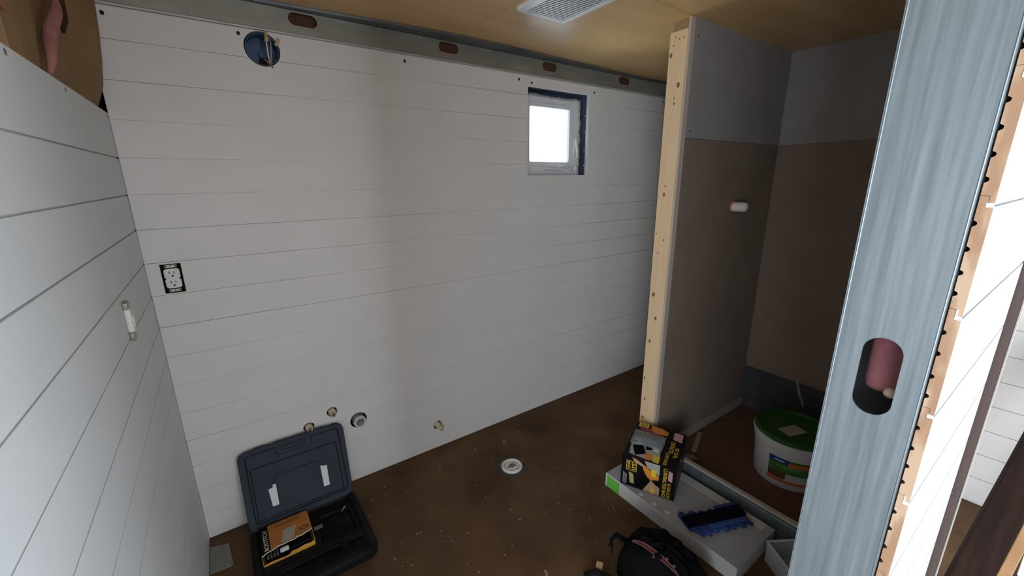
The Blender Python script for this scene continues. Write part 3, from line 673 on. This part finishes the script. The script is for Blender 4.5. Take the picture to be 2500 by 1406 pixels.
obj('rim_groove', plate(rrect(.1895, .6125, .0055, .3325, .022), [rrect(.1975, .6045, .0125, .3255, .018)], .0012, ML @ Matrix.Translation((0, 0, -.0002))), BLACK, case, label='dark groove inside the lid rim')
hd_ = obj('handle', plate(rrect(.326, .478, .294, .352, .010), [HH], .012, ML @ Matrix.Translation((0, 0, -.006)), bev=.004), CASE, case, label='moulded handle with finger opening')
gr = plate(rect(.204, .591, .018, .264), [rect(.209, .586, .023, .259)], .0012, ML @ Matrix.Translation((0, 0, .0016)))
obj('panel_groove', gr, BLACK, case, label='dark groove round the lid panel')
obj('panel_groove', plate([(.296, .165), (.296, .197), (.300, .201), (.496, .201), (.496, .198), (.301, .198), (.299, .196), (.299, .165)], [], .001, ML @ Matrix.Translation((0, 0, .0018))), BLACK, case)
for a, b in ((.245, .272), (.527, .565)): obj('panel_groove', box(a, b, .056, .059, .0018, .003, ML), BLACK, case)
obj('sticker', plate([(.270, .063), (.297, .063), (.2975, .162), (.284, .162), (.283, .150), (.264, .146)], [], .0008, ML @ Matrix.Translation((0, 0, .0022))), STICK, case, label='white notched sticker at the left of the lid')
obj('sticker', plate([(.499, .063), (.526, .063), (.5285, .163), (.511, .163), (.509, .168), (.4985, .168)], [], .0008, ML @ Matrix.Translation((0, 0, .0022))), STICK, case, label='white sticker at the right of the lid')
obj('debris', tube([(.545, -.245, .045), (.562, -.228, .05), (.57, -.222, .052)], [.002, .004, .002], 6), CHIP, label='scrap of paper lying in the tool case tray', cat='scrap')
obj('grey_tag', box(.413, .450, -.290, -.266, .0418, .0438, bev=.0005), mat('grey_tag', (.17, .18, .21), .5), label='small grey tag lying in the tool case beside the orange carton', cat='tag')
# torn orange nail carton
nb = thing('nail_carton', (.297, -.275, .022), 'torn orange and black nail carton lying in the open tool case', 'carton')
X0, X1, Y0, Y1, Z0, Z1 = .197, .402, -.368, -.182, .022, .084
bm = bmesh.new()
bx(bm, X0, X1, Y0, Y1, Z0, Z0 + .0015); bx(bm, X0, X1, Y1 - .0015, Y1, Z0, Z1); bx(bm, X0, X0 + .0015, Y0, Y1, Z0, Z1 - .012); bx(bm, X1 - .0015, X1, Y0, Y1, Z0, Z1 - .004)
obj('carton_body', bm, YELC, nb)
top = [(X0, Y1), (X1, Y1), (X1, Y0 + .058), (.385, Y0 + .048), (.372, Y0 + .046), (.355, Y0 + .040), (.340, Y0 + .043), (.325, Y0 + .036), (.305, Y0 + .038), (.285, Y0 + .034), (.262, Y0 + .036), (.24, Y0 + .028), (.215, Y0 + .024), (X0, Y0 + .012)]
MT = FL @ Matrix.Translation((0, 0, Z1))
tp = obj('carton_top', plate(top, [], .0012, MT), ORANGE, nb, label='orange printed top panel')
obj('torn_edge', tube([(x_, y_ - .001, Z1 + .001) for x_, y_ in top[2:]], .0022, 5), LETW, tp)
obj('side_band', plate([(X0 + .0, Y1), (X0 + .036, Y1), (X0 + .036, Y0 + .027), (X0, Y0 + .013)], [], .0006, MT @ Matrix.Translation((0, 0, .0011))), BLACK, tp, label='black band')
obj('lettering', text_mesh('BOSTITCH', .125, .017, frame((X0 + .030, Y0 + .034, Z1 + .0014), (0, 1, 0), (-1, 0, 0), (0, 0, 1)), .0006), LETW, tp)
obj('printed_patch', plate([(.275, -.325), (.325, -.322), (.345, -.245), (.29, -.25)], [], .0005, MT @ Matrix.Translation((0, 0, .0011))), PAPER, tp, label='grey printed picture')
obj('printed_emblem', plate(circle(.372, -.285, .020, 20, ry=.013), [circle(.372, -.285, .014, 20, ry=.008)], .0005, MT @ Matrix.Translation((0, 0, .0011))), LETD, tp)
for a in (-.198, -.206, -.214): obj('printed_line', box(.26, .36, a - .0012, a + .0012, Z1 + .0012, Z1 + .0016), LETD, tp)
fr = [(X0, Z0), (X1, Z0), (X1, Z1 - .018), (.385, Z1 - .022), (.36, Z1 - .020), (.33, Z1 - .025), (.31, Z1 - .023), (.296, Z1 - .035), (.28, Z1 - .036), (.25, Z1 - .033), (.23, Z1 - .032), (X0, Z1 - .034)]
obj('carton_front', plate(fr, [], .0014, frame((0, Y0, 0), (1, 0, 0), (0, 0, 1), (0, -1, 0))), YELC, nb, label='torn yellow front flap')
obj('nail_strip', box(X0 + .01, X1 - .01, Y0 + .02, Y1 - .02, Z0 + .004, Z0 + .040, bev=.003), BLACK, nb)
obj('plastic_scrap', box(.265, .30, Y0 + .012, Y0 + .03, Z0 + .04, Z0 + .055, bev=.004), STICK, nb)
for a in range(4): obj('nail_strip', box(.215 + a * .012, .222 + a * .012, Y0 + .01, Y0 + .05, Z0 + .038, Z0 + .05, bev=.001), STEELD, nb)
# grey floor offcut in the corner
obj('floor_offcut', plate([(.003, -.066), (.074, -.088), (.087, -.222), (.080, -.233), (.003, -.228)], [], .006, FL @ Matrix.Translation((0, 0, .0006)), bev=.001), TILE, label='grey floor offcut lying in the corner under the left wall', cat='offcut')

# ------------------------------------------------------------------ long grey carton on the floor
gb = thing('long_carton', (1.95, -1.2, 0), 'long flat grey-white carton with a green printed end on the floor', 'carton')
GX0, GX1, GY0, GY1, GZ = 1.792, 2.130, -1.562, -.850, .080
obj('carton_body', box(GX0, GX1, GY0, GY1, .001, GZ, bev=.0015), GREYSIDE, gb)
obj('carton_top', box(GX0 + .001, GX1 - .001, GY0 + .001, GY1 - .001, GZ + .0002, GZ + .002), GREYBOX, gb, label='dusty grey top')
obj('flap_seam', box(GX1 - .062, GX1 - .060, GY0 + .01, GY1 - .01, GZ + .0019, GZ + .0026), mat('seam_dark', (.10, .10, .10), .8), gb)
obj('flap', box(GX1 - .060, GX1 - .001, GY0 + .03, GY1 - .01, GZ + .002, GZ + .0035, bev=.0005), GREYSIDE, gb)
obj('green_print', box(GX0 - .0008, GX0 + .0004, -.943, GY1 - .006, .003, .072), GREEN, gb, label='green printed end')
obj('edge_tape', box(GX0 - .001, GX0 + .001, GY1 - .006, GY1 + .001, .002, GZ + .002), PVCW, gb)
for x, y in [(1.812, -1.065), (1.812, -1.145), (1.817, -1.215)]:
    obj('printed_dot', plate(circle(x, y, .011, 18), [], .0005, FL @ Matrix.Translation((0, 0, GZ + .002))), STICK, gb)
for k in range(7): obj('printed_line', box(GX0 - .0007, GX0 + .0002, -1.22 + k * .012, -1.212 + k * .012, .048, .054), GRYPR, gb)
# trash bag box standing on it
FLx = Vector((.4107, -.9118, 0)); FLy = Vector((.9118, .4107, 0)); UZ = Vector((0, 0, 1))
BO = Vector((1.790, -.948, GZ + .0042))
bb = thing('trash_bag_box', BO + FLx * .134 + FLy * .15, 'black and yellow contractor trash bag box standing on the grey carton', 'box')
MB = frame(BO, FLx, FLy, UZ); BW, BD, BH = .268, .30, .180
bm = bmesh.new(); lift = .022
vv = [bm.verts.new(MB @ Vector(c)) for c in ((0, 0, 0), (BW, 0, 0), (BW, BD, 0), (0, BD, 0), (0, 0, BH), (BW, 0, BH), (BW, BD, BH + lift), (0, BD, BH + lift))]
for f in ((0, 1, 2, 3), (4, 5, 6, 7), (0, 1, 5, 4), (1, 2, 6, 5), (2, 3, 7, 6), (3, 0, 4, 7)): bm.faces.new([vv[i] for i in f])
bmesh.ops.bevel(bm, geom=bm.edges[:], offset=.002, segments=1, affect='EDGES')
obj('box_body', bm, BOXBLK, bb)
MF = MB @ frame((0, -.0004, 0), (1, 0, 0), (0, 0, 1), (0, -1, 0))         # front face: local x along the front, y up
sl = Vector((0, BD, lift)).normalized()
MTP = MB @ frame((0, 0, BH + .0004), (1, 0, 0), sl, Vector((1, 0, 0)).cross(sl))  # top face: local x along the front, y to the back
def pr(M, pts, m, lay=0, label=None): return obj('printed_picture', plate(pts, [], .0003, M @ Matrix.Translation((0, 0, lay * .0003))), m, bb, label=label)
def vtext(M, s, xr, ytop, ln, h, m, lay=2):                                  # text running downwards, tops to the right
    return obj('lettering', text_mesh(s, ln, h, M @ frame((xr - h, ytop, 0), (0, -1, 0), (1, 0, 0), (0, 0, 1)), lay * .0003 + .0003), m, bb)
# front
pr(MF, [(.052, .176), (.075, .172), (.118, .150), (.14, .135), (.10, .142), (.066, .155)], TANPR)
pr(MF, [(.104, .146), (.122, .143), (.150, .132), (.182, .118), (.190, .112), (.188, .090), (.165, .084), (.150, .078), (.135, .088), (.118, .112)], ORPR, 1, 'orange sleeve of the pictured worker')
pr(MF, [(.115, .178), (.19, .178), (.19, .118), (.16, .132), (.13, .145)], GRYPR)
pr(MF, [(.150, .080), (.172, .060), (.196, .048), (.196, .004), (.118, .004), (.126, .034)], TANPR)
pr(MF, [(.055, .020), (.080, .006), (.112, .002), (.128, .030), (.150, .072), (.130, .092), (.100, .070)], CLOTH, 2)
pr(MF, [(.168, .072), (.192, .064), (.196, .084), (.175, .088)], CLOTH, 2)
pr(MF, [(.040, .088), (.064, .080), (.072, .022), (.048, .026)], OLIVE, 2)
for k in range(4): pr(MF, [(.012 + k * .0055, .078 - k * .003), (.0145 + k * .0055, .077 - k * .003), (.0145 + k * .0055, .01), (.012 + k * .0055, .01)], GRYPR, 1)
pr(MF, [(.150, .146), (.172, .140), (.174, .098), (.152, .104)], LETY, 3); pr(MF, [(.154, .040), (.174, .032), (.174, .004), (.156, .006)], LETY, 3)
fo = plate(rect(.026, .078, .096, .154), [rect(.0285, .0755, .0985, .1515)], .0003, MF @ Matrix.Translation((0, 0, .0006)))
obj('printed_frame', fo, LETY, bb)
vtext(MF, '50', .073, .147, .044, .020, LETY); vtext(MF, 'BAGS', .046, .148, .044, .014, LETY)
vtext(MF, 'CONTRACTOR BAGS', .226, .172, .166, .018, LETY); vtext(MF, '42 GALLON', .247, .096, .090, .015, LETY)
pr(MF, [(.232, .166), (.252, .158), (.252, .104), (.232, .110)], FLAG, 1, 'small flag print')
# top
pr(MTP, [(.02, .296), (.070, .296), (.072, .262), (.018, .262)], LETY, 1)
for a in range(3): pr(MTP, [(.028 + a * .013, .290), (.036 + a * .013, .290), (.036 + a * .013, .268), (.028 + a * .013, .268)], LETD, 2)
pr(MTP, [(.085, .296), (.140, .292), (.180, .272), (.178, .240), (.120, .232), (.088, .258)], ORPR, 1, 'orange sleeve on the top panel')
pr(MTP, [(.030, .256), (.085, .256), (.120, .232), (.170, .224), (.165, .210), (.09, .226), (.028, .240)], MAG, 1)
pr(MTP, [(.120, .215), (.172, .205), (.178, .165), (.140, .170)], TANPR, 1)
pr(MTP, [(.020, .11), (.06, .13), (.10, .10), (.17, .12), (.178, .02), (.12, .01), (.03, .02)], GRYPR, 1)
pr(MTP, [(.03, .09), (.08, .11), (.11, .05), (.06, .02)], CLOTH, 2); pr(MTP, [(.085, .16), (.13, .15), (.13, .09), (.10, .08)], CLOTH, 2)
pr(MTP, [(.022, .175), (.058, .170), (.060, .13), (.026, .135)], OLIVE, 2); pr(MTP, [(.130, .13), (.165, .115), (.16, .08), (.135, .09)], LETW, 2)
pr(MTP, [(.145, .060), (.178, .055), (.18, .004), (.150, .008)], LETY, 3); pr(MTP, [(.10, .05), (.14, .06), (.14, .01), (.12, .008)], ORPR, 2)
pr(MTP, [(.208, .29), (.255, .285), (.255, .215), (.210, .225)], FLAG, 1, 'small flag print on the top panel')
vtext(MTP, 'CONTRACTOR', .228, .205, .095, .022, LETY); vtext(MTP, '42 GAL', .254, .165, .085, .020, LETY)
vtext(MTP, 'LAWN BAGS', .216, .105, .095, .018, LETY)
# crumpled clear film over the opening
bm = bmesh.new(); V = []
for i in range(15):
    V.append([bm.verts.new(MTP @ Vector((.012 + .165 * i / 14, .10 + .12 * j / 8, .003 + .016 * math.sin(math.pi * j / 8) * math.sin(math.pi * i / 14) ** .5 + random.uniform(0, .005)))) for j in range(9)])
for i in range(14):
    for j in range(8): bm.faces.new((V[i][j], V[i + 1][j], V[i + 1][j + 1], V[i][j + 1]))
obj('plastic_film', bm, FILM, bb, label='crumpled clear plastic film over the opening', smooth=True)

# blue pad with black band lying on the carton
A, B = Vector((1.815, -1.318, GZ + .003)), Vector((2.085, -1.425, GZ + .003))
ax = (B - A).normalized(); ay = UZ.cross(ax); MPd = frame(A, ax, ay, UZ); LN = (B - A).length
pad = thing('cleaning_pad', (A + B) / 2, 'dark blue ragged-edged fabric pad with black band on the grey carton', 'pad')
e1, e2 = [], []
for k in range(25):
    t = k / 24; e1.append((t * LN, .056 + .012 * math.sin(k * 1.55) + random.uniform(-.005, .005) - .018 * math.sin(t * math.pi) ** 2))
    e2.append((t * LN, -.060 + .009 * math.sin(k * 1.7 + 1) + random.uniform(-.005, .005) + (.03 if t < .12 else 0)))
obj('fringe', plate(e2 + list(reversed(e1)), [], .022, MPd, bev=.006), BLUEF, pad)
obj('band', box(-.012, LN + .010, -.030, .032, .020, .034, MPd, bev=.006), NAVYF, pad, label='black band along the middle')
obj('fold', box(LN * .30, LN * .97, -.056, -.034, .021, .028, MPd, bev=.003), mat('blue_fold', (.03, .075, .27), .9), pad, label='brighter blue fold')
obj('fold', box(LN * .62, LN * .98, .036, .052, .021, .030, MPd, bev=.003), mat('blue_fold_dark', (.02, .045, .19), .9), pad)

# ------------------------------------------------------------------ black zip bag, in the lower middle
bag = thing('tool_bag', (1.545, -1.385, 0), 'black soft fabric bag with a red-lined open zip at the bottom edge', 'bag')
BC = Vector((1.545, -1.385)); BHT = .205
def bagh(x, y):
    u = (x - BC.x) / .135; v = (y - BC.y) / .185; r2 = abs(u) ** 2.6 + abs(v) ** 2.6
    return BHT * max(0, 1 - r2) ** .42
bm = bmesh.new(); nr, ns = 16, 48; rings = []
for i in range(nr + 1):
    t = (1 - (i / nr) ** 1.8); ring = []
    for k in range(ns):
        a = 2 * math.pi * k / ns; c, s = math.cos(a), math.sin(a)
        rr = (abs(c) ** 2.6 + abs(s) ** 2.6) ** (-1 / 2.6) * t
        x, y = BC.x + .135 * rr * c, BC.y + .185 * rr * s
        w = 0.005 * math.sin(5 * a + 9 * t) + .004 * math.sin(11 * a - 6 * t)
        z = BHT * max(0, 1 - t ** 2.6) ** .42
        ring.append(bm.verts.new((x + w * c * t, y + w * s * t, z + w * (1 if z > .02 else 0))))
    rings.append(ring)
for a, b in zip(rings, rings[1:]):
    for k in range(ns):
        try: bm.faces.new((a[k], a[(k + 1) % ns], b[(k + 1) % ns], b[k]))
        except Exception: pass
bmesh.ops.remove_doubles(bm, verts=bm.verts[:], dist=1e-5)
obj('bag_body', bm, CLOTH, bag, smooth=True)
ZA, ZB = Vector((1.482, -1.272)), Vector((1.487, -1.520))
d = (ZB - ZA).normalized(); nn = Vector((-d.y, d.x))
def zp(t, off, up_=.004):
    q = ZA.lerp(ZB, t) + nn * off; return (q.x, q.y, bagh(q.x, q.y) + up_)
prof = lambda t: .0072 * math.sin(math.pi * min(1, t * 1.1 + .06)) ** .6
loop = [zp(t / 14, prof(t / 14)) for t in range(13)] + [zp(t / 14, -prof(t / 14)) for t in range(12, -1, -1)]
bm = bmesh.new(); a = [bm.verts.new(zp(t / 14, prof(t / 14), .0025)) for t in range(13)]; b = [bm.verts.new(zp(t / 14, -prof(t / 14), .0025)) for t in range(13)]
for i in range(12): bm.faces.new((a[i], a[i + 1], b[i + 1], b[i]))
obj('lining', bm, mat('red_lining', (.07, .008, .008), .85, col2=(.17, .035, .012), scale=18, spec=.1), bag, label='red lining in the open zip')
obj('zip_edge', tube(loop, .0018, 6, close=True), mat('zip_tape', (.15, .10, .105), .7), bag, label='grey zip edge', smooth=True)
for t in (.45, .62, .75): obj('zip_rivet', lathe([(.006, 0), (.006, .003), (0, .006)], zp(t, -.014 if t < .5 else .010), seg=12), BRASS, bag)
obj('strap', tube([(1.515, -1.215, .10), (1.480, -1.190, .13), (1.455, -1.185, .12), (1.430, -1.195, .10)], [.012, .012, .008, .003], 8), CLOTH, bag, label='frayed strap end', smooth=True)
obj('strap', tube([(1.455, -1.185, .12), (1.438, -1.205, .10), (1.425, -1.215, .075)], [.006, .004, .002], 6), CLOTH, bag, smooth=True)
yp = [(0, 0), (.012, .045), (.030, .055), (.040, .040), (.034, .0), (.045, -.05), (.075, -.09), (.06, -.10), (.03, -.07), (.012, -.05)]
obj('yellow_strap', plate(yp, [], .006, frame((1.335, -1.335, .05), (1, 0, 0), (0, 1, .1), (0, -.1, 1)), bev=.001), mat('yellow_webbing', (.62, .36, .03), .6), label='curved yellow strap beside the black bag at the bottom edge', cat='strap')
obj('wood_block', box(-.016, .016, -.014, .014, 0, .024, Matrix.Translation((1.385, -1.185, .001)) @ Matrix.Rotation(math.radians(35), 4, 'Z'), bev=.001), PINE, label='small pale wood offcut cube on the brown floor left of the bag', cat='block')
obj('black_grip', tube([(1.295, -1.185, .02), (1.335, -1.215, .035), (1.35, -1.26, .035), (1.335, -1.32, .025)], [.016, .022, .024, .02], 12), BLACK, label='rounded black grip just below the small wood block at the bottom edge', cat='grip', smooth=True)

# ------------------------------------------------------------------ clear plastic bins by the curb
def bin_(o, ux, L1, L2, h, label, red):
    ux = Vector(ux).normalized(); uy = UZ.cross(ux); M = frame(o, ux, uy, UZ)
    t = thing('clear_bin', Vector(o) + ux * L1 / 2 + uy * L2 / 2, label, 'bin')
    w = .003
    for n_, b in (('bin_wall', box(0, L1, 0, w, w, h, M)), ('bin_wall', box(0, L1, L2 - w, L2, w, h, M)), ('bin_wall', box(0, w, w, L2 - w, w, h, M)), ('bin_wall', box(L1 - w, L1, w, L2 - w, w, h, M)), ('bin_floor', box(0, L1, 0, L2, 0, w - .0002, M))):
        obj(n_, b, CLEAR, t)
    obj('rim', plate(rrect(-.005, L1 + .005, -.005, L2 + .005, .006), [rrect(.003, L1 - .003, .003, L2 - .003, .004)], .004, M @ Matrix.Translation((0, 0, h))), GREYPL, t)
    return t, M
t, Mq = bin_((2.010, -1.580, .002), (-.53, -.848, 0), .24, .125, .098, 'clear plastic bin of red fittings between grey carton and curb', True)
for k in range(4):
    c = Mq @ Vector((.05 + .13 * random.random(), .03 + .07 * random.random(), .006 + .004 * (k % 2)))
    obj('red_fitting', lathe([(0, 0), (.009, .0), (.010, .014), (.005, .024), (0, .024)], c, seg=10), REDM, label='small red plastic fitting inside the clear bin', cat='fitting', group='red fittings in the clear bin', smooth=True)
obj('parts_tub', lathe([(0, 0), (.075, .0), (.085, .05), (.088, .052), (.088, .056), (.082, .056), (.073, .004), (0, .004)], (1.80, -1.70, .001), seg=32), CLEAR, label='clear round tub at the bottom edge below the clear bin', cat='tub', smooth=True)

# ------------------------------------------------------------------ bucket in the shower
bc = Vector((2.622, -1.413, .0605))
bk = thing('bucket', bc, 'white plastic bucket with green lid standing on the shower floor', 'bucket')
obj('body', lathe([(0, 0), (.158, 0), (.161, .004), (.176, .215), (.183, .217), (.184, .226), (.180, .228), (.181, .246), (.189, .248), (.190, .262), (.184, .264), (.0, .250)], bc, seg=64), BUCKW, bk, smooth=True)
obj('lid', lathe([(.184, .2645), (.187, .270), (.184, .284), (.176, .288), (.170, .286), (.166, .272), (0, .270)], bc, seg=64), GREENL, bk, label='green lid', smooth=True)
MLd = frame(bc + Vector((0.005, .01, .2712)), (.94, -.34, 0), (.34, .94, 0), (0, 0, 1))
obj('lid_sticker', plate(rect(-.085, .035, -.055, .02), [], .0005, MLd), mat('sticker_grey', (.42, .40, .36), .6), bk, label='pale sticker on the lid')
def wrap(a0, a1, z0, z1, m, lay, name='label_print', label=None, za=0.0):
    bm = bmesh.new(); n = 24; lo, hi = [], []
    for k in range(n + 1):
        a = math.radians(a0 + (a1 - a0) * k / n)
        for z_, l in ((z0, lo), (z1 + za * k / n, hi)):
            r = .161 + (.176 - .161) * (z_ - .004) / .211 + .0008 + lay * .0006
            l.append(bm.verts.new(bc + Vector((r * math.cos(a), r * math.sin(a), z_))))
    for k in range(n): bm.faces.new((lo[k], lo[k + 1], hi[k + 1], hi[k]))
    return obj(name, bm, m, bk, label=label, smooth=True)
A0 = 180 - 12
wrap(A0, A0 + 110, .042, .178, BUCKW, 0, 'label', 'printed wrap label')
wrap(A0, A0 + 110, .095, .178, GREENPR, 1, label='green label band')
wrap(A0, A0 + 30, .150, .179, BLUEPR, 2, label='blue label corner'); wrap(A0 + 9, A0 + 24, .160, .166, LETW, 3)
wrap(A0 + 30, A0 + 110, .143, .166, REDPR, 2, label='orange product band')
wrap(A0, A0 + 28, .058, .098, mat('brown_print', (.10, .045, .03), .5), 2)
wrap(A0 - 1, A0 + 110, .036, .056, REDPR, 2, label='orange label stripe')
wrap(A0 + 28, A0 + 110, .060, .095, mat('pale_print', (.42, .44, .42), .5), 1)
for z_, a, b in ((.134, 12, 34), (.134, 37, 54), (.124, 20, 30), (.124, 32, 46)): wrap(A0 + a, A0 + b, z_, z_ + .004, mat('faint_green_print', (.25, .36, .18), .5), 2, 'label_text_line')
wrap(A0 + 70, A0 + 92, .098, .122, BLACK, 2)

# ------------------------------------------------------------------ loose debris on the floor
bm = bmesh.new()
for k in range(110):
    x, y = random.uniform(.66, 1.75), random.uniform(-1.12, -.03)
    s = random.uniform(.0015, .004) * (2.2 if k % 17 == 0 else 1); a = random.random() * 3.14
    M = Matrix.Translation((x, y, .0012)) @ Matrix.Rotation(a, 4, 'Z')
    bx(bm, -s * random.uniform(.8, 2.0), s, -s * .7, s * .7, 0, s * .5, M)
obj('floor_debris', bm, CHIP, label='scattered pale wood chips and dust on the brown floor', cat='debris', kind='stuff', origin=(1.3, -.7, 0))
